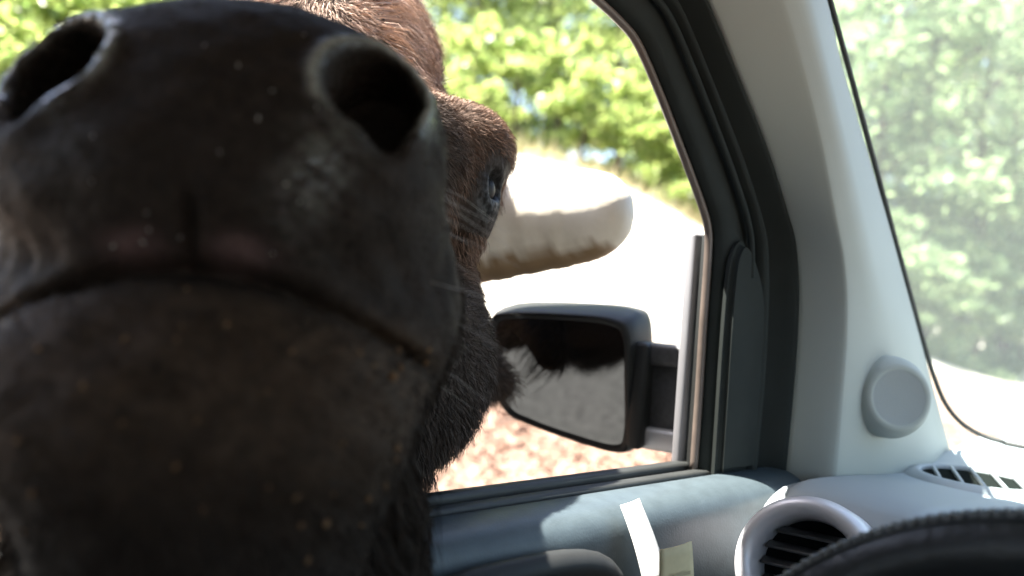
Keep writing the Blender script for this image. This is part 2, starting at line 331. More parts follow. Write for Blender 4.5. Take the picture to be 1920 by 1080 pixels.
# ================================================================ CAR
car = thing('car', 'interior of a right-facing car with grey pillar trim, dark door and open side window', 'car')
S = [(.20, .325), (.45, .318), (.545, .305), (.591, .274), (.637, .226), (.694, .165), (.739, .107), (.765, .066), (.778, .010), (.780, -.069), (.776, -.179), (.774, -.30)]
C1 = [(.20, .345), (.50, .338), (.595, .315), (.640, .277), (.678, .228), (.719, .165), (.754, .097), (.780, .045), (.792, -.009), (.793, -.074), (.789, -.175), (.787, -.30)]
C2 = [(.30, .365), (.56, .358), (.640, .335), (.687, .292), (.723, .239), (.768, .174), (.817, .104), (.861, .039), (.907, -.018), (.949, -.079), (1.013, -.166), (1.08, -.26)]
EE = [(.50, .43), (.66, .41), (.715, .372), (.770, .321), (.807, .263), (.866, .193), (.930, .117), (.986, .046), (1.045, -.030), (1.090, -.090), (1.135, -.148), (1.20, -.23)]
n_r = 60
sS, sC1, sC2, sE = [resample(crom(np.array(a), 6), 400) for a in (S, C1, C2, EE)]
def by_z(A, zs):                                    # point of a pillar line for each control row
    return A
rows = []
cS, cC1, cC2, cE = [crom(np.array(a), 6) for a in (S, C1, C2, EE)]
for i in range(len(cS)):
    t = i/(len(cS)-1)
    p = [(-.492, *cS[i]), (-.462, *cS[i]), (-.4600, *(cS[i]+.02*(cC1[i]-cS[i]))), (-.4195, *(cC1[i]+.06*(cS[i]-cC1[i]))), (-.4165, *(cC1[i]+.05*(cC2[i]-cC1[i]))), (-.408, *(cC1[i]*.55+cC2[i]*.45)), (-.416, *cC2[i]), (-.441, *(cC2[i]*.25+cE[i]*.75)), (-.450, *cE[i]), (-.475, *(cE[i]+[.008, .006]))]
    rows.append(chaikin(np.array(p), 2))
link('pillar_trim', grid_mesh('pillar_trim', up(rows)), MT['trim'], car)
# tweeter on the pillar
i0 = 34
tw_c = np.array([-.402, .865, -.088]); ax = np.array([.80, -.58, .10])
tw = lathe('tweeter', [(.044, -.02), (.044, .002), (.0425, .006), (.036, .017), (.032, .0195), (.029, .0185)], up(tw_c), ax, MT['trim'], car)
lathe('speaker_grille', [(.029, .0185), (.027, .0178), (.00003, .0185)], up(tw_c), ax, mat('speaker_cloth', (.30, .32, .31), .8, bump=.6, bscale=1500, dist=.001), tw)

# door frame round the opening
WE = [(-.60, .262), (-.2, .272), (.25, .278), (.40, .276), (.445, .269), (.485, .256), (.516, .245), (.542, .231), (.576, .194), (.622, .136), (.650, .099), (.664, .076), (.668, .05), (.668, -.02), (.669, -.10), (.669, -.174)]
SF = [(-.60, .318), (-.2, .320), (.20, .325), (.45, .318), (.50, .314), (.545, .305), (.57, .292), (.591, .274), (.637, .226), (.694, .165), (.725, .126), (.745, .098), (.765, .066), (.778, .010), (.781, -.069), (.776, -.177)]
cW, cF = crom(np.array(WE), 6), crom(np.array(SF), 6)
prof = [(.75, -.53), (.55, -.52), (.02, -.505), (.04, -.494), (.10, -.489), (.30, -.486), (.46, -.484), (.495, -.496), (.53, -.496), (.57, -.480), (.64, -.474), (.70, -.481), (.735, -.492), (.77, -.490), (.88, -.478), (.97, -.463), (1.03, -.466)]
rows = [chaikin(np.array([(x, *(cW[i]+t*(cF[i]-cW[i]))) for t, x in prof]), 1) for i in range(len(cW))]
door = link('door', grid_mesh('door', up(np.array([[(x, yy, -.174+zz) for x, zz in chaikin(np.array([(-.489, -.03), (-.489, -.002), (-.484, .003), (-.470, .003), (-.452, -.001), (-.440, -.010), (-.435, -.030), (-.430, -.075), (-.415, -.115), (-.405, -.14), (-.395, -.165), (-.40, -.20), (-.425, -.24), (-.43, -.45), (-.43, -.70)]), 2)] for yy in np.linspace(-.45, .775, 50)])), flip=True), MT['door'], car)
link('window_frame', grid_mesh('window_frame', up(rows)), MT['frame'], door)
e = np.array([(-.503, *p) for p in cW]); tube('seal_lip', up(e), .0042, MT['lip'], door, 8)
tube('frame_bead', up(np.array([(-.479, *(cW[i]+.40*(cF[i]-cW[i]))) for i in range(20, 76)])), .0035, MT['frame'], door, 8)
# triangular sail cover inside the mirror mount
sail = chaikin(np.array([(.676, -.172), (.674, .03), (.684, .060), (.700, .066), (.724, .04), (.742, .0), (.748, -.06), (.748, -.172)]), 3)
bm = bmesh.new(); vs = [bm.verts.new(up((-.487, *p))) for p in sail]; bm.faces.new(vs[::-1])
r = bmesh.ops.extrude_face_region(bm, geom=list(bm.faces)); bmesh.ops.translate(bm, vec=(.010, 0, 0), verts=[v for v in r['geom'] if isinstance(v, bmesh.types.BMVert)])
bmesh.ops.recalc_face_normals(bm, faces=bm.faces); bmesh.ops.bevel(bm, geom=[x for x in bm.edges if all(v.co.x > -.48 for v in x.verts)], offset=.006, segments=3, affect='EDGES')
bm_obj('mirror_sail', bm, MT['frame'], door)
box('window_channel', up((-.524, .674, -.055)), (.012, .020, .25), MT['channel'], door, .004)
box('channel_seal', up((-.509, .672, -.052)), (.010, .004, .24), MT['rubber'], door, .001)
box('window_slot_seal', up((-.4965, .12, -.1745)), (.014, 1.13, .010), MT['rubber'], door, .003)
box('outer_slot_seal', up((-.5175, .12, -.172)), (.016, 1.13, .014), MT['rubber'], door, .004)
box('outer_skin', up((-.545, .17, -.53)), (.03, 1.25, .70), MT['paint'], door, .012)
# pull handle: raised rounded surround with a pocket
c = []
for a in np.linspace(0, 2*np.pi, 44, endpoint=False):
    ca, sa = math.cos(a), math.sin(a); q = 3.2; rr = (abs(ca)**q+abs(sa)**q)**(-1/q); c.append((-.420-.11*0, .372+.098*rr*ca, -.248+.050*rr*sa))
hd = tube('pull_handle', up(c), .011, MT['black'], door, 12, closed=True)
box('handle_pocket', up((-.440, .372, -.248)), (.03, .165, .07), MT['rubber'], hd, .012)
tube('door_lever', up(crom([(-.421, .345, -.268), (-.410, .37, -.262), (-.404, .40, -.258), (-.409, .43, -.258), (-.421, .445, -.262)], 5)), .009, MT['black'], hd, 10)

# windscreen and its gasket
def wsp(x, z): return (x, 1.135-(z+.148)*.775-.012*((x-.38)/.82)**2*0, z)
link('windscreen', np_mesh('windscreen', up([wsp(-.455, -.185), wsp(1.22, -.185), wsp(1.22, .42), wsp(-.455, .42)]), np.array([[0, 1, 2, 3]]), False), MT['glass'], car)
gas = crom(np.array([wsp(-.447, .41), wsp(-.447, .2), wsp(-.447, 0), wsp(-.445, -.08), wsp(-.437, -.118), wsp(-.418, -.140), wsp(-.385, -.150), wsp(-.3, -.153), wsp(.3, -.156), wsp(1.2, -.156)]), 6)
tube('windscreen_gasket', up(gas+[0, -.004, 0]), .0030, MT['rubber'], car, 8)
# dash: top shelf, rounded brow, steep fascia
def dash_row(x):
    e0 = float(np.interp(x, [-.44, -.41, -.30, -.27, -.22, -.15, .1], [.690, .692, .696, .73, .85, .90, .94])); tz = float(np.interp(x, [-.44, -.30, -.24], [.016, .014, 0]))   # fold line: a pod round the vent, then the shelf
    d = .012*sstep((x+.28)/.3)
    lf = 1-sstep((x+.435)/.03)                  # rounds off against the door
    return chaikin(np.array([(x, 1.22, -.158), (x, 1.10, -.172), (x, 1.0, -.178-d*0), (x, .93, -.178), (x, e0+.05, -.178+tz-.012*lf), (x, e0+.012, -.181+tz-.02*lf), (x, e0-.006, -.190+tz-.03*lf), (x, e0-.020, -.215-.03*lf), (x, e0-.035, -.29), (x, e0-.06, -.40), (x, e0-.02, -.62)]), 2)
dx = np.r_[np.linspace(-.436, -.40, 8), np.linspace(-.39, -.2, 44), np.linspace(-.17, 1.18, 24)]
D = np.array([dash_row(x) for x in dx]); side_ = D[0].copy(); side_[:, 0] = -.439; side_[:, 2] -= .006
D = np.concatenate([[np.column_stack([np.full(len(side_), -.439), side_[:, 1], np.minimum(side_[:, 2], -.62)])], [side_], D])
dash = link('dashboard', grid_mesh('dashboard', up(D)), MT['dash'], car)
# round defrost vent let into the top
vc = np.array([-.346, .962, -.1755]); lathe('defrost_collar', [(.076, -.004), (.072, .000), (.062, .0055), (.0575, .0062), (.0555, .004), (.055, -.02)], up(vc), (0, 0, 1), MT['dash'], dash)
lathe('defrost_cavity', [(.0555, .0012), (.0005, .0012)], up(vc-[0, 0, .0]), (0, 0, 1), mat('vent_dark', (.012, .015, .014), .9, spec=0), dash)
for k in range(5):
    off = (-.04+.02*k); hw = math.sqrt(.054**2-off**2)*.97
    a = math.radians(28); rot = Matrix.Rotation(a, 3, 'Z')
    p = rot @ Vector((off, 0, 0)); box('defrost_slat', up(Vector(vc)+p+Vector((0, 0, .0040))), (.0035, hw*2, .004), MT['dash'], dash, .001, rot)
# round face vent with its silver ring
rc, rax = np.array([-.348, .620, -.214]), np.array([.24, -.92, .30])
ring = lathe('vent_ring', [(.060, -.10), (.060, -.012), (.0575, .004), (.052, .0095), (.0465, .008), (.0425, .000), (.041, -.02), (.041, -.05)], up(rc), rax, MT['silver'], dash, 72)
lathe('vent_cavity', [(.0415, -.026), (.0005, -.03)], up(rc), rax, mat('vent_black', (.008, .009, .01), .9, spec=.05), ring)
axv = Vector(rax).normalized(); e1 = Vector((1, 0, .10)); e1 = (e1-axv*e1.dot(axv)).normalized(); e2 = axv.cross(e1)
for k in range(5):
    off = -.028+.014*k; hw = math.sqrt(.0405**2-off**2)
    rot = Matrix((e1, e2, axv)).transposed() @ Matrix.Rotation(math.radians(25), 3, 'X')
    box('vent_slat', Vector(up(rc))+e2*off-axv*.016, (hw*2, .0025, .013), mat('vent_slat', (.05, .052, .055), .4) if k == 0 else bpy.data.materials['vent_slat'], ring, .001, rot)
# steering wheel
wc = np.array([-.095, .385, -.281]); tilt = math.radians(24)
wu = np.array([0, math.sin(tilt), math.cos(tilt)]); wr = np.array([1., 0, 0]); wn = np.cross(wr, wu)
RW, rw = .190, .0185
ang = np.linspace(0, 2*np.pi, 160, endpoint=False)
ringp = np.array([wc+RW*(math.cos(t)*wr+math.sin(t)*wu) for t in ang])
wheel = link('steering_wheel', None, None, car)
tube('rim', up(ringp), rw, MT['leather'], wheel, 24, closed=True)
# sewn seam: a raised welt and crossing stitches round the outside of the rim
VV, FF, off = [], [], 0
ns = 210
def onrim(t, ph, r): 
    e = math.cos(t)*wr+math.sin(t)*wu; return wc+RW*e+r*(math.cos(ph)*e+math.sin(ph)*wn)
for k in range(ns):
    t0, t1 = 2*np.pi*k/ns, 2*np.pi*(k+1)/ns
    for (pa, pb, ta, tb) in ((.22, .86, t0, t1), (.86, .22, t0, t1)):
        P = np.array([onrim(ta, pa, rw+.0004), onrim((ta+tb)/2, (pa+pb)/2, rw+.0016), onrim(tb, pb, rw+.0004)])
        V, f = tube_arr(P, [.0010, .0013, .0010], 5); VV.append(V); FF.append(f+off); off += len(V)
tq = [tuple(dict.fromkeys(map(int, x))) for x in np.vstack(FF)]
link('seam_stitching', np_mesh('seam_stitching', up(np.vstack(VV)), tq), MT['thread'], wheel, kind='stuff')
for ph in (.14, .95):
    tube('seam_edge', up(np.array([onrim(t, ph, rw+.0002) for t in ang])), .0011, MT['rubber'], wheel, 6, closed=True)
lathe('hub', [(.075, -.02), (.072, .012), (.06, .022), (.03, .028), (.0005, .029)], up(wc), wn, MT['black'], wheel)
for a in (math.radians(195), math.radians(345), math.radians(270)):
    e = math.cos(a)*wr+math.sin(a)*wu; P = np.array([wc+e*.06, wc+e*.12, wc+e*.185]); tube('spoke', up(P), [.022, .017, .014], MT['black'], wheel, 10)
# shell of the cabin
box('headliner', up((.38, -.42, .362)), (1.70, 2.15, .022), MT['roof'], car, .008)
box('roof_panel', up((.38, -.42, .398)), (1.75, 2.25, .03), MT['paint'], car, .012)
box('windscreen_header', up((.38, .675, .395)), (1.66, .10, .075), MT['trim'], car, .02, Matrix.Rotation(-.5, 3, 'X'))
box('side_rail', up((-.503, -.35, .355)), (.034, 1.7, .10), MT['paint'], car, .02)
box('rear_pillar', up((-.50, -.55, .08)), (.07, .14, .52), MT['frame'], car, .02)
box('rear_door', up((-.50, -1.05, -.52)), (.09, .85, .70), MT['door'], car, .02)
box('passenger_door', up((1.24, .10, -.52)), (.09, 1.25, .70), MT['door'], car, .02)
box('passenger_pillar', up((1.25, -.55, .08)), (.07, .14, .52), MT['frame'], car, .02)
box('passenger_rear_door', up((1.24, -1.05, -.52)), (.09, .85, .70), MT['door'], car, .02)
box('floor', up((.38, -.1, -.90)), (1.7, 2.6, .05), MT['seat'], car, .01)
box('tailgate', up((.38, -1.5, -.4)), (1.7, .06, .9), MT['roof'], car, .02)
box('bonnet', up((.38, 1.95, -.42)), (1.62, 1.5, .36), MT['paint'], car, .06)
for x in (0.0, .76):
    st = box('seat', up((x, -.28, -.66)), (.50, .52, .16), MT['seat'], car, .06)
    box('seat_back', up((x, -.56, -.26)), (.50, .14, .66), MT['seat'], st, .06, Matrix.Rotation(.2, 3, 'X'))
    box('headrest', up((x, -.63, .17)), (.26, .10, .16), MT['seat'], st, .04)

# ---------------------------------------------------------------- side mirror
mn = np.array([.34, -.90, -.21]); mn /= np.linalg.norm(mn)
mo = np.array([-.71, .68, -.112]); mx_ = np.cross(mn, Z); mx_ /= np.linalg.norm(mx_); my_ = np.cross(mx_, mn)
if mx_[0] < 0: mx_ = -mx_; my_ = -my_
if my_[2] < 0: my_ = -my_
outl = np.array([(-.813, .642, -.105), (-.806, .642, -.040), (-.778, .650, -.026), (-.70, .68, -.0215), (-.648, .698, -.0235), (-.629, .704, -.038), (-.628, .707, -.10), (-.631, .711, -.171), (-.645, .708, -.190), (-.70, .687, -.1845), (-.76, .666, -.172), (-.793, .652, -.157)])
o2 = np.array([((p-mo) @ mx_, (p-mo) @ my_) for p in outl]); cen = o2.mean(0)
cl = np.vstack([o2, o2[:3]]); o2s = crom(cl, 6)[6:6+72]
def mring(scale, d): 
    q = (o2s-cen)*np.array(scale)+cen; return mo+q[:, :1]*mx_+q[:, 1:]*my_+mn*d
side_m = link('side_mirror', None, None, car)
Gm = [mring((.90, .88), .0015), mring((.925, .91), .004), mring((.955, .95), .006), mring((.985, .98), .005), mring((1.0, 1.0), 0), mring((1.02, 1.02), -.008), mring((1.03, 1.03), -.02), mring((1.02, 1.02), -.05), mring((.97, .96), -.075), mring((.85, .82), -.092), mring((.5, .5), -.102), mring((.02, .02), -.105)]
hous = link('mirror_housing', grid_mesh('mirror_housing', up(Gm), closed=True, flip=True), MT['black'], side_m)
gl_ = up(mring((.905, .885), .0025)); link('mirror_glass', np_mesh('mirror_glass', gl_, [list(range(len(gl_)))], False), MT['mirror'], side_m)
def arm(name, p0, p1, sx, m):
    p0, p1 = np.array(p0), np.array(p1); d = Vector(p1-p0); rot = d.to_track_quat('X', 'Z').to_matrix()
    box(name, up((p0+p1)/2), (d.length, *sx), m, side_m, .006, rot)
arm('upper_arm', (-.640, .735, -.066), (-.50, .790, -.066), (.030, .026), MT['bracket'])
arm('lower_arm', (-.640, .735, -.165), (-.50, .790, -.165), (.030, .026), MT['bright'])
arm('mount_plate', (-.632, .745, -.116), (-.50, .795, -.116), (.018, .080), MT['bracket'])
arm('pivot_block', (-.640, .728, -.115), (-.622, .735, -.115), (.045, .125), MT['black'])

# ---------------------------------------------------------------- papers by the door
def sheet(name, G, m, th=.0006, **p):
    o = link(name, grid_mesh(name, up(G)), m, None, **p); md = o.modifiers.new('thick', 'SOLIDIFY'); md.thickness = th; return o
def paper_grid(a, b, c, d, bend, nx=8, ny=12):      # a,b top corners, d,c bottom corners
    a, b, c, d = map(np.array, (a, b, c, d)); G = []
    for v in np.linspace(0, 1, ny):
        L_, R_ = a+(d-a)*v, b+(c-b)*v; row = []
        for u in np.linspace(0, 1, nx):
            row.append(L_+(R_-L_)*u+np.array([1., -.2, 0])*bend*(math.sin(math.pi*v)+.4*math.sin(math.pi*u)))
        G.append(row)
    return np.array(G)
sheet('paper_slip', paper_grid((-.440, .492, -.170), (-.438, .512, -.166), (-.406, .516, -.2225), (-.408, .490, -.2245), .003), MT['paper'], label='narrow blank white paper slip leaning against the dark door panel', category='paper')
cardo = sheet('folded_card', paper_grid((-.388, .481, -.189), (-.386, .516, -.187), (-.386, .522, -.27), (-.390, .480, -.27), .004), MT['card'], .001, label='small yellowed folded card tucked in front of the white slip at the door', category='card')
for q in range(4):
    z0 = -.207-.013*q; o_ = link('printed_line', np_mesh('printed_line', up([(-.3805, .489, z0), (-.3790, .509-.003*q, z0+.0005), (-.3790, .509-.003*q, z0-.0022), (-.3805, .489, z0-.0027)]), np.array([[3, 2, 1, 0]]), False), MT['ink'], cardo)

# ================================================================ BISON
O = .352*(F+(388-960)/1507.*CR+(540-163)/1507.*CU)
PIT, RL, YW = math.radians(13), math.radians(3.5), math.radians(8.0)
FY = F*math.cos(YW)-CR*math.sin(YW); RY_ = CR*math.cos(YW)+F*math.sin(YW)
ha = FY*math.cos(PIT)-CU*math.sin(PIT); hh = CU*math.cos(PIT)+FY*math.sin(PIT)     # back along the head, and dorsal
hw_ = RY_*math.cos(RL)-hh*math.sin(RL); hh = hh*math.cos(RL)+RY_*math.sin(RL)
HM = np.stack([ha, hw_, hh])                                                     # rows: a, w, h axes
def head2w(p): return O+np.asarray(p, float) @ HM
def spaced(*seg):
    out = [seg[0][0]]
    for a_, b_, s in seg: out += list(np.linspace(a_, b_, max(2, int(round((b_-a_)/s))+1))[1:])
    return np.array(out, np.float32)
ga = spaced((-.115, .20, .0032), (.20, .75, .008), (.75, 3.3, .03))
gw = spaced((-1.9, -.34, .03), (-.34, -.135, .008), (-.135, .135, .0032), (.135, .36, .008), (.36, .9, .03))
gz = spaced((-1.53, -.42, .03), (-.42, -.17, .008), (-.17, .10, .0032), (.10, .36, .008), (.36, .66, .03))
A_, W_, Z_ = np.meshgrid(ga, gw, gz, indexing='ij')
B0 = np.stack([F, CR, CU]).astype(np.float32)                                    # grid axes (camera-level frame at the nose)
# head coordinates
RM = (HM @ B0.T).astype(np.float32)
a = A_*RM[0, 0]+W_*RM[0, 1]+Z_*RM[0, 2]; hw = A_*RM[1, 0]+W_*RM[1, 1]+Z_*RM[1, 2]; h = A_*RM[2, 0]+W_*RM[2, 1]+Z_*RM[2, 2]
wx = O[0]+A_*F[0]+W_*CR[0]+Z_*CU[0]; wy = O[1]+A_*F[1]+W_*CR[1]+Z_*CU[1]; wz = O[2]+A_*F[2]+W_*CR[2]+Z_*CU[2]
def ell(p, c, r, q=2.0):
    x, y, z = [np.abs((p[i]-c[i])/r[i]) for i in range(3)]
    k = (x**q+y**q+z**q)**(1/q); return (k-1)*min(r)
def cap(p, a0, b0, r0, r1):
    a0, b0 = np.array(a0, np.float32), np.array(b0, np.float32); d = b0-a0; L2 = float(d @ d)
    t = np.clip(((p[0]-a0[0])*d[0]+(p[1]-a0[1])*d[1]+(p[2]-a0[2])*d[2])/L2, 0, 1)
    return np.sqrt((p[0]-a0[0]-t*d[0])**2+(p[1]-a0[1]-t*d[1])**2+(p[2]-a0[2]-t*d[2])**2)-(r0+(r1-r0)*t)
def su(x, y, k): hh_ = np.clip(.5+.5*(y-x)/k, 0, 1); return y*(1-hh_)+x*hh_-k*hh_*(1-hh_)
def ss(x, y, k): return -su(-x, y, k)                     # x minus y
a0_ = a.copy(); a = a-.30*np.clip(h, -.2, .1)*np.clip((.34-a)/.22, 0, 1)       # muzzle leans: chin forward, nostrils back
P = (a, hw, h); PB = (wx, wy, wz); PM = (a, np.abs(hw), h)
f = ell(P, (.085, 0, -.004), (.090, .109, .081), 2.6)                      # muzzle
f = su(f, cap(P, (.10, 0, .018), (.42, 0, .11), .085, .104), .03)          # bridge of the nose
f = su(f, ell(P, (.108, 0, -.128), (.088, .098, .064), 2.4), .026)         # lower lip and chin
f = su(f, cap(P, (.12, 0, -.12), (.44, 0, -.11), .070, .10), .03)          # jaw
f = su(f, cap(PM, (.13, .070, -.070), (.40, .062, -.05), .049, .080), .04)  # cheeks
f = su(f, ell(P, (.20, .006, -.25), (.13, .090, .15)), .05)                   # throat and beard
f = su(f, ell(PM, (.380, .138, .138), (.056, .046, .040)), .03)            # brow over the eye
f = su(f, ell(PM, (.372, .146, .092), (.034, .026, .046)), .012)           # lids and tear trough
f = su(f, cap(PM, (.30, .075, .10), (.50, .10, .15), .055, .075), .04)    # forehead running into the brow
f = su(f, ell(PM, (.41, .105, -.065), (.09, .062, .085)), .05)             # jowl
f = su(f, ell(P, (.52, -.015, .225), (.17, .120, .18)), .04)                  # crown
f = su(f, cap(PM, (.555, .09, .120), (.565, .150, .122), .070, .056), .03) # horn roots
f = su(f, cap(PM, (.575, .12, .0), (.60, .200, -.055), .036, .022), .02)   # ears
bd = np.array([-math.sin(math.radians(76)), math.cos(math.radians(76)), 0])
nk = head2w((.50, -.01, .03)); sh = nk+.78*bd-np.array([0, 0, .08]); rp = sh+1.65*bd
f = su(f, cap(PB, nk, sh, .145, .34), .08)
f = su(f, ell(PB, sh+.12*bd-np.array([0, 0, .02]), (.42, .30, .40)), .10)
f = su(f, cap(PB, sh-np.array([0, 0, .18]), rp-np.array([0, 0, .22]), .37, .33), .12)
lat = np.cross(bd, Z)
for base, top, r_ in ((sh+.02*bd, -.35, .10), (rp+.05*bd, -.35, .13)):
    for sg in (-1, 1):
        hip = base+lat*sg*.19; knee = hip.copy(); foot = hip.copy(); hip[2] = -.45; knee[2] = -1.02; foot[2] = -1.44
        knee += bd*(.05 if r_ > .11 else -.02)
        f = su(f, np.minimum(cap(PB, hip, knee, r_, .062), cap(PB, knee, foot, .055, .05)), .05)
# carve: nostrils, mouth, eye sockets
def nostril(sg):
    # comma-shaped opening in the (w,h) plane that runs back into the muzzle
    x = (hw*sg-.071); y = h-.014
    e1_ = np.sqrt(((x)/.0225)**2+((y-.002)/.026)**2)-1
    tail = np.sqrt(((x-.007+(y+.03)*.1)/.0100)**2+((y+.016)/.018)**2)-1
    return np.maximum(su(e1_*.022, tail*.0085, .006), a-.075)
for sg in (-1, 1):
    m2 = nostril(sg); f = f-.0032*np.exp(-((m2-.0045)/.0035)**2)*np.clip((.10-a)/.03, 0, 1)*(a < .12)*(m2 > -.002)
    f = ss(f, m2, .004)
md_ = h+.080+.9*np.abs(hw)**1.5                             # mouth line, lower towards the corners
f = f+.0075*np.exp(-(md_/.0040)**2)*np.clip((.20-a)/.06, 0, 1)*np.clip((.112-np.abs(hw))/.02, 0, 1)
f = f+.006*np.exp(-(hw/.004)**2)*np.clip((.06-a)/.02, 0, 1)*np.exp(-((h+.066)/.016)**2)   # cleft of the upper lip
f = ss(f, ell(PM, (.350, .166, .096), (.016, .012, .013)), .006)
# fine unevenness
f = f+.0012*np.sin(a*160+2*np.sin(h*90))*np.sin(hw*140+1.5*np.sin(a*70))*np.sin(h*150)*(A_ < .6)
f = f.astype(np.float32)

def surface_nets(f, gx, gy, gz):
    s = f < 0; nx, ny, nz = f.shape
    cnt = np.zeros((nx-1, ny-1, nz-1), np.int8)
    for i in (0, 1):
        for j in (0, 1):
            for k in (0, 1): cnt += s[i:nx-1+i, j:ny-1+j, k:nz-1+k]
    act = (cnt > 0) & (cnt < 8); I, J, K = np.nonzero(act); vid = np.full(act.shape, -1, np.int32); vid[I, J, K] = np.arange(len(I))
    acc = np.zeros((len(I), 3)); num = np.zeros(len(I)); gs = (gx, gy, gz)
    cor = [(i, j, k) for i in (0, 1) for j in (0, 1) for k in (0, 1)]
    for c0 in cor:
        for ax in range(3):
            if c0[ax]: continue
            c1 = list(c0); c1[ax] = 1
            v0 = f[I+c0[0], J+c0[1], K+c0[2]]; v1 = f[I+c1[0], J+c1[1], K+c1[2]]; cr = (v0 < 0) != (v1 < 0)
            t = np.where(cr, v0/np.where(cr, v0-v1, 1), 0)
            p0 = np.stack([gx[I+c0[0]], gy[J+c0[1]], gz[K+c0[2]]], 1); p1 = np.stack([gx[I+c1[0]], gy[J+c1[1]], gz[K+c1[2]]], 1)
            acc += (p0+(p1-p0)*t[:, None])*cr[:, None]; num += cr
    V = acc/num[:, None]; Q = []
    for ax in range(3):
        sl0 = [slice(None)]*3; sl1 = [slice(None)]*3; sl0[ax] = slice(0, -1); sl1[ax] = slice(1, None)
        ch = s[tuple(sl0)] != s[tuple(sl1)]; i, j, k = np.nonzero(ch); idx = [i, j, k]; b_, c_ = [(1, 2), (2, 0), (0, 1)][ax]
        ok = (idx[b_] > 0) & (idx[c_] > 0) & (idx[b_] < f.shape[b_]-1) & (idx[c_] < f.shape[c_]-1); idx = [q[ok] for q in idx]
        def cell(db, dc): q = [idx[0].copy(), idx[1].copy(), idx[2].copy()]; q[b_] -= db; q[c_] -= dc; return vid[q[0], q[1], q[2]]
        quad = np.stack([cell(0, 0), cell(1, 0), cell(1, 1), cell(0, 1)], 1); ins = s[idx[0], idx[1], idx[2]]
        quad[~ins] = quad[~ins][:, ::-1]; Q.append(quad)
    return V, np.vstack(Q)
Vg, Qb = surface_nets(f, ga, gw, gz)
Vh = Vg @ RM.T.astype(float); Vh[:, 0] -= .30*np.clip(Vh[:, 2], -.2, .1)*np.clip((.34-Vh[:, 0])/.22, 0, 1)                                 # head coordinates of every vertex
Vw = up(O+Vg @ B0.astype(float))
del A_, W_, Z_, a, hw, h, wx, wy, wz, PM, P, PB, f
bison = thing('bison', 'big dark brown bison pushing its wet muzzle through the open car window', 'bison', tuple(np.array([nk[0], nk[1], 0.])))
root_inv = Matrix.Translation(-bison.location)
def blink(name, me, m, **p):
    o = link(name, me, m, bison, **p); o.matrix_parent_inverse = root_inv; return o
body_me = np_mesh('body', Vw, Qb.astype(np.int32))
# colour of the hide, with nostril glints painted in, and where it is wet
ah, wh_, hhv = Vh.T
def smix(c1, c2, t): return c1+(c2-c1)*np.clip(t, 0, 1)[:, None]
skin = np.array([.0165, .0120, .0088]); chin = np.array([.036, .0235, .0145]); brown = np.array([.060, .040, .028]); coat = np.array([.075, .048, .032])
colr = np.tile(skin, (len(Vh), 1))
colr = smix(colr, chin, sstep((-.084-hhv)/.02)*sstep((hhv+.20)/.06)*sstep((.13-ah)/.05))
colr = smix(colr, brown, sstep((ah-.13)/.10)); colr = smix(colr, coat, sstep((ah-.5)/.3))
for sg in (-1, 1):                                            # pink-grey inner lip beside the cleft
    colr = smix(colr, np.array([.10, .062, .058]), np.exp(-((wh_-sg*.022)/.013)**2-((hhv+.073)/.006)**2)*(ah < .06)*.7)
colr = smix(colr, np.array([.007, .006, .005]), np.exp(-((ah-.355)/.035)**2-((np.abs(wh_)-.16)/.035)**2-((hhv-.088)/.04)**2)*1.4)
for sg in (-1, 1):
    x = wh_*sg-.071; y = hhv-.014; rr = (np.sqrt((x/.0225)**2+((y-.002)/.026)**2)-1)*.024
    colr = smix(colr, np.array([.22, .225, .195]), np.exp(-((rr-.0048)/.0024)**2)*(ah < .05)*sstep((y+.022)/.012)*.9)  # bright reflection along the nostril rim, painted into the colour
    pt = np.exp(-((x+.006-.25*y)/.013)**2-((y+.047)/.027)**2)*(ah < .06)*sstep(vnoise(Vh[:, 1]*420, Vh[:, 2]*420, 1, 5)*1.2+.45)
    colr = smix(colr, np.array([.10, .104, .088]), pt*.75*(.15 if sg < 0 else 1))  # reflected light below the nostril, painted as a pale blotch
fr = (ah < .3); mot = vnoise(Vh[:, 1]*150+Vh[:, 0]*60, Vh[:, 2]*210, 1, 31)+.6*vnoise(Vh[:, 1]*400, Vh[:, 2]*520+Vh[:, 0]*300, 1, 32); colr *= np.exp(.30*mot*fr)[:, None]
r2 = RNG.normal(size=len(Vh)); colr *= (1+.12*r2)[:, None].clip(.6, 1.5)
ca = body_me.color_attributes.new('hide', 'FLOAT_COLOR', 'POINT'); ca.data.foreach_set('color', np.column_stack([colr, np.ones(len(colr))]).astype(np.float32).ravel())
wet = np.exp(-((ah-.352)/.03)**2-((np.abs(wh_)-.16)/.03)**2-((hhv-.080)/.04)**2)*.45
for sg in (-1, 1):
    x = wh_*sg-.071; y = hhv-.014
    e1_ = np.sqrt((x/.0225)**2+((y-.002)/.026)**2)-1; rr = e1_*.024
    wet = np.maximum(wet, np.exp(-((rr-.005)/.005)**2)*(ah < .07))
    wet = np.maximum(wet, np.exp(-((x+.008-.25*y)/.013)**2-((y+.045)/.030)**2)*(ah < .06)*(.25 if sg < 0 else 1.0))
at = body_me.attributes.new('wet', 'FLOAT', 'POINT'); at.data.foreach_set('value', wet.astype(np.float32))
bmx = bpy.data.materials.new('hide'); bmx.use_nodes = True; n, l = bmx.node_tree.nodes, bmx.node_tree.links; b = n['Principled BSDF']
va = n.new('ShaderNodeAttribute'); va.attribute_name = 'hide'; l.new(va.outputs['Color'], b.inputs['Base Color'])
vw = n.new('ShaderNodeAttribute'); vw.attribute_name = 'wet'
tc = n.new('ShaderNodeTexCoord'); nz_ = n.new('ShaderNodeTexNoise'); nz_.inputs['Scale'].default_value = 160; nz_.inputs['Detail'].default_value = 4; l.new(tc.outputs['Object'], nz_.inputs['Vector'])
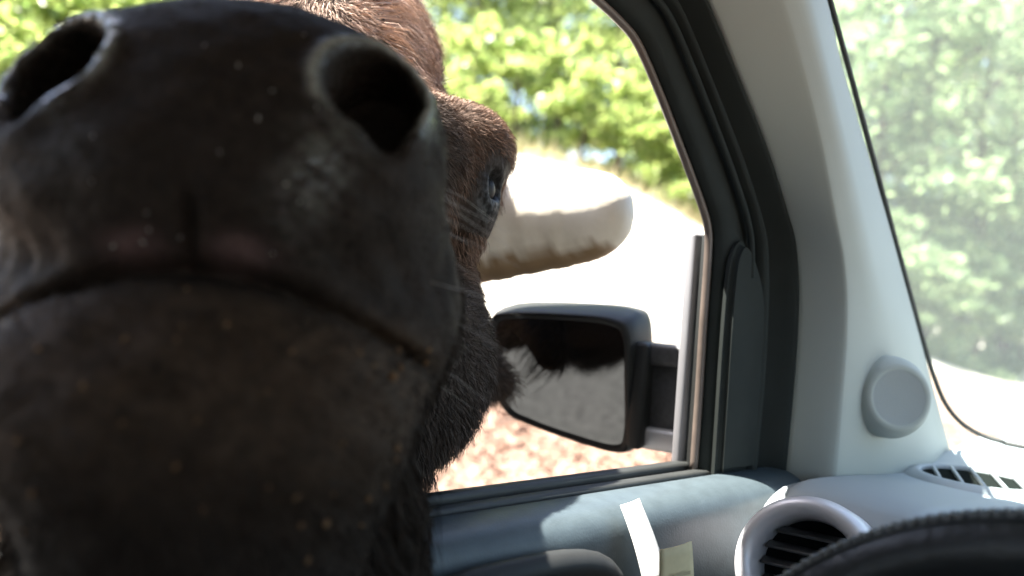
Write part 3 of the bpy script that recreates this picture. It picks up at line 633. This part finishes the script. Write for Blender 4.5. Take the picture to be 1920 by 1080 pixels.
mu = n.new('ShaderNodeMath'); mu.operation = 'MULTIPLY_ADD'; l.new(nz_.outputs['Fac'], mu.inputs[0]); mu.inputs[1].default_value = 4.5; mu.inputs[2].default_value = -1.75; mu.use_clamp = True
mv = n.new('ShaderNodeMath'); mv.operation = 'MULTIPLY'; l.new(mu.outputs[0], mv.inputs[0]); l.new(vw.outputs['Fac'], mv.inputs[1])
mr = n.new('ShaderNodeMapRange'); mr.inputs[3].default_value = .75; mr.inputs[4].default_value = .10; l.new(mv.outputs[0], mr.inputs[0]); l.new(mr.outputs[0], b.inputs['Roughness'])
ms = n.new('ShaderNodeMapRange'); ms.inputs[3].default_value = .12; ms.inputs[4].default_value = .9; l.new(mv.outputs[0], ms.inputs[0]); l.new(ms.outputs[0], b.inputs['Specular IOR Level'])
vo = n.new('ShaderNodeTexVoronoi'); vo.inputs['Scale'].default_value = 240; l.new(tc.outputs['Object'], vo.inputs['Vector'])
bp = n.new('ShaderNodeBump'); bp.inputs['Strength'].default_value = .35; bp.inputs['Distance'].default_value = .0016; l.new(vo.outputs['Distance'], bp.inputs['Height']); l.new(bp.outputs[0], b.inputs['Normal'])
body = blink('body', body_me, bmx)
# horn keratin: pale, with a crust of mud on its underside
hornm = mat('horn', (.70, .64, .52), .5, col2=(.84, .79, .68), vscale=26, bump=.2, bscale=50, dist=.003)
n, l = hornm.node_tree.nodes, hornm.node_tree.links; b = n['Principled BSDF']; src = b.inputs['Base Color'].links[0].from_socket
ua = n.new('ShaderNodeAttribute'); ua.attribute_name = 'mud'; mxh = n.new('ShaderNodeMix'); mxh.data_type = 'RGBA'; mxh.inputs[7].default_value = (.26, .17, .085, 1)
l.new(ua.outputs['Fac'], mxh.inputs[0]); l.new(src, mxh.inputs[6]); l.new(mxh.outputs[2], b.inputs['Base Color'])
# eyes, horns
for sg in (1, -1):
    c = up(head2w((.362, sg*.151, .096))); bm = bmesh.new(); bmesh.ops.create_uvsphere(bm, u_segments=24, v_segments=16, radius=.0150); bmesh.ops.translate(bm, vec=c, verts=bm.verts)
    me = bpy.data.meshes.new('eye'); bm.to_mesh(me); bm.free(); [setattr(q, 'use_smooth', True) for q in me.polygons]; blink('eye', me, MT['eye'])
    cl_ = crom([head2w((.555, sg*.11, .118)), head2w((.562, sg*.165, .122)), head2w((.552, sg*.215, .129)), head2w((.534, sg*.266, .133)), head2w((.512, sg*.308, .133)), head2w((.498, sg*.338, .130))], 8)
    s = np.linspace(0, 1, len(cl_)); rad = .067*np.sqrt(np.clip(1-np.clip((s-.12)/.88, 0, 1)**5, 0, 1))*(1-.24*s)+.0015; rad = rad*(1+.010*np.sin(s*46)*(s < .7)+.006*np.sin(s*117+1))
    V, ff = tube_arr(up(cl_), rad, 28); hme = np_mesh('horn', V, [tuple(dict.fromkeys(map(int, x))) for x in ff])
    dz = np.r_[(V[:-2, 2]-np.repeat(up(cl_)[:, 2], 28))/.062, 0, 0]; ha_ = hme.attributes.new('mud', 'FLOAT', 'POINT'); ha_.data.foreach_set('value', sstep((-dz-.50+.16*vnoise(V[:, 0]*110+V[:, 1]*110, V[:, 2]*60, 1, 9))/.22).astype(np.float32)); blink('horn', hme, hornm)
# ---------------------------------------------------------------- hair
P3 = Vw[Qb]; tri_n = np.cross(P3[:, 2]-P3[:, 0], P3[:, 3]-P3[:, 1]); area = np.linalg.norm(tri_n, axis=1)*.5; tri_n /= (2*area[:, None]+1e-12)
if np.mean(np.sum(tri_n*(P3.mean(1)-P3.mean((0, 1))), 1)) < 0: tri_n = -tri_n
hc = Vh[Qb].mean(1); fa, fw, fh = hc.T
dens = np.zeros(len(Qb)); ln = np.zeros(len(Qb))
def region(mask, d, L): 
    dens[mask] = d; ln[mask] = L
region(fa > .9, 3e3, .05); region((fa <= .9) & (fa > .60), 2.2e4, .05)
region((fa <= .60) & (fa > .10), 3.0e5, .014)
region((fa <= .60) & (fa > .22) & (fh < .03), 2.6e5, .024)
region((fa <= .70) & (fa > .38) & (fh > .13), 2.4e5, .045)
region((fa <= .42) & (fa > .30) & (fh > .07) & (np.abs(fw) > .09), 3.2e5, .011)
region((fa > .10) & (fa < .55) & (fh < -.15), 1.8e5, .06)
region((fa <= .10) & (fa > .03) & (fh < -.09), 6e4, .010)
region((fa <= .13) & (fh >= -.09), 5e4, .0045); region((fa <= .12) & (fh < -.10), 1.3e5, .008)
near_eye = (np.abs(fa-.355) < .032) & (np.abs(np.abs(fw)-.16) < .030) & (np.abs(fh-.088) < .036); dens[near_eye] = 0
hornr = (np.abs(fa-.56) < .07) & (np.abs(fw) > .145) & (fh > .05) & (fh < .18); dens[hornr] = 0
cnt = RNG.poisson(dens*area); fi = np.repeat(np.arange(len(Qb)), cnt); N_ = len(fi)
u, v = RNG.random((2, N_)); q = P3[fi]; p0 = (q[:, 0]*((1-u)*(1-v))[:, None]+q[:, 1]*(u*(1-v))[:, None]+q[:, 2]*(u*v)[:, None]+q[:, 3]*((1-u)*v)[:, None])
nn = tri_n[fi]; L_ = ln[fi]*RNG.uniform(.55, 1.3, N_); H_ = hc[fi]
flow = np.tile(ha*.9-Z*.35, (N_, 1)); crown = sstep((H_[:, 0]-.38)/.08)*sstep((H_[:, 2]-.19)/.04)
flow = flow*(1-crown)[:, None]+crown[:, None]*(np.array(-ha*.3)+hw_*np.sign(H_[:, 1:2])*.6-Z*.2)
beard = sstep((-.13-H_[:, 2])/.05)*sstep((H_[:, 0]-.08)/.05); flow = flow*(1-beard)[:, None]+beard[:, None]*(-Z*1.0+ha*.3)
clump = np.stack([vnoise(p0[:, 0]*40, p0[:, 1]*40+p0[:, 2]*55, 1.0, 20+k) for k in range(3)], 1)
flow = flow+clump*(.35+.5*crown+.35*beard)[:, None]
flow -= nn*np.sum(flow*nn, 1)[:, None]; flow /= np.linalg.norm(flow, axis=1)[:, None]+1e-9
lift = (.35+.25*crown+.1*beard)[:, None]
d0 = flow*1.0+nn*lift*1.6+RNG.normal(size=(N_, 3))*.12; d0 /= np.linalg.norm(d0, axis=1)[:, None]
d1 = flow+nn*.05+RNG.normal(size=(N_, 3))*.20-Z*.25; d1 /= np.linalg.norm(d1, axis=1)[:, None]
m1 = p0+d0*(L_*.45)[:, None]; e1p = m1+d1*(L_*.55)[:, None]
wd = (.00022+.0042*np.clip(L_, 0, .06)+.0012*sstep((H_[:, 0]-.7)/.3))[:, None]*RNG.uniform(.7, 1.2, N_)[:, None]
sd = np.cross(d0, RNG.normal(size=(N_, 3))); sd /= np.linalg.norm(sd, axis=1)[:, None]
p0 = p0-nn*.001
V = np.stack([p0-sd*wd, p0+sd*wd, m1+sd*wd*.8, m1-sd*wd*.8, e1p], 1).reshape(-1, 3); i = np.arange(N_)*5
Ff = np.stack([np.stack([i, i+1, i+2, i+3], 1), np.stack([i+3, i+2, i+4, i+4], 1)], 1)
tri = np.concatenate([np.stack([i, i+1, i+2], 1), np.stack([i, i+2, i+3], 1), np.stack([i+3, i+2, i+4], 1)])
fm = bpy.data.materials.new('bison_hair'); fm.use_nodes = True; n, l = fm.node_tree.nodes, fm.node_tree.links; b = n['Principled BSDF']
va = n.new('ShaderNodeAttribute'); va.attribute_name = 'tint'; l.new(va.outputs['Color'], b.inputs['Base Color']); b.inputs['Roughness'].default_value = .65; b.inputs['Specular IOR Level'].default_value = .12
fme = np_mesh('fur', V, tri)
hcol = np.tile(np.array([.062, .049, .042]), (N_, 1)); hcol = smix(hcol, np.array([.24, .155, .112]), sstep((H_[:, 0]-.26)/.10)*sstep((H_[:, 2]+.02)/.08)); hcol = smix(hcol, np.array([.46, .33, .25]), sstep((H_[:, 0]-.24)/.08)*sstep((.46-H_[:, 0])/.05)*sstep((H_[:, 2]-.10)/.03)*sstep((.115-np.abs(H_[:, 1]))/.03)); hcol = smix(hcol, np.array([.028, .027, .028]), beard*.8)  # sunlight on crown and upper face painted into the hair tint
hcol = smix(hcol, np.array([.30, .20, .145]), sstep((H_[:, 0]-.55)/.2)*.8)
hcol = smix(hcol, np.array([.026, .0190, .0140]), sstep((.24-H_[:, 0])/.10)); hcol *= np.exp(RNG.normal(0, .28, N_))[:, None]
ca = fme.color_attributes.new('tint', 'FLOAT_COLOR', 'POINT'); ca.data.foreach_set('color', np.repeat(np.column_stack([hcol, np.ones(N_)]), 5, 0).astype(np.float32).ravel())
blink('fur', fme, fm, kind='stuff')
# whiskers on the side of the muzzle
VV, FF, off = [], [], 0
for k in range(26):
    sg = 1 if k < 20 else -1
    st = head2w((RNG.uniform(.05, .16), sg*RNG.uniform(.085, .10), RNG.uniform(-.10, .02)))
    d = hw_*sg*1.0+ha*RNG.uniform(.1, .9)-Z*RNG.uniform(-.05, .35); d /= np.linalg.norm(d); Lk = RNG.uniform(.03, .075)
    Pw = np.array([st-d*.01, st+d*Lk*.5, st+d*Lk-Z*.006]); V, ff = tube_arr(up(Pw), [.00026, .0002, .00008], 4); VV.append(V); FF.append(ff+off); off += len(V)
blink('whiskers', np_mesh('whiskers', np.vstack(VV), [tuple(dict.fromkeys(map(int, x))) for x in np.vstack(FF)]), mat('whisker_hair', (.32, .29, .26), .4), kind='stuff')
# feed crumbs stuck to chin and lip
sel = np.nonzero((fa < .11) & (fh < -.09) & (fh > -.20) & (np.abs(fw) < .085) & (tri_n @ (-F) > .25))[0]
selr = np.nonzero((fa > .06) & (fa < .16) & (fw > .055) & (fh < -.09) & (fh > -.20) & (tri_n @ (-F) > .1))[0]
crumbs = []; selm = np.nonzero((fa < .06) & (fh > -.075) & (fh < .05) & (np.abs(fw) < .05) & (tri_n @ (-F) > .3))[0]
for k in range(4):
    bm = bmesh.new(); bmesh.ops.create_icosphere(bm, subdivisions=1, radius=1); rg = random.Random(k)
    for vv in bm.verts: vv.co *= rg.uniform(.65, 1.2)
    me = bpy.data.meshes.new('crumb'); bm.to_mesh(me); bm.free(); me.materials.append(MT['crumb']); crumbs.append(me)
for k in range(46):
    s_ = sel if k < 34 or len(selr) == 0 else selr; j = int(RNG.choice(s_)); o = link('feed_crumb', crumbs[k % 4], None, None)
    o.location = P3[j].mean(0)+tri_n[j]*.0006; z = RNG.uniform(.0005, .0014) if k < 34 else RNG.uniform(.0010, .0019); o.scale = (z*1.5, z, z*.8); o.rotation_euler = RNG.uniform(0, 6, 3)
    o['label'] = 'tiny tan feed crumb stuck to the bison\'s dark chin'; o['category'] = 'crumb'; o['group'] = 'feed crumbs stuck on the bison\'s chin'
for k in range(18):
    j = int(RNG.choice(selm)); o = link('dust_speck', crumbs[k % 4].copy(), None, None); o.data.materials.clear(); o.data.materials.append(MT['speck'])
    o.location = P3[j].mean(0)+tri_n[j]*.0004; z = RNG.uniform(.0004, .0008); o.scale = (z*2, z, z*.7); o.rotation_euler = RNG.uniform(0, 6, 3)
    o['label'] = 'tiny pale dust speck stuck between the nostrils on the dark muzzle'; o['category'] = 'speck'; o['group'] = 'pale specks between the nostrils'
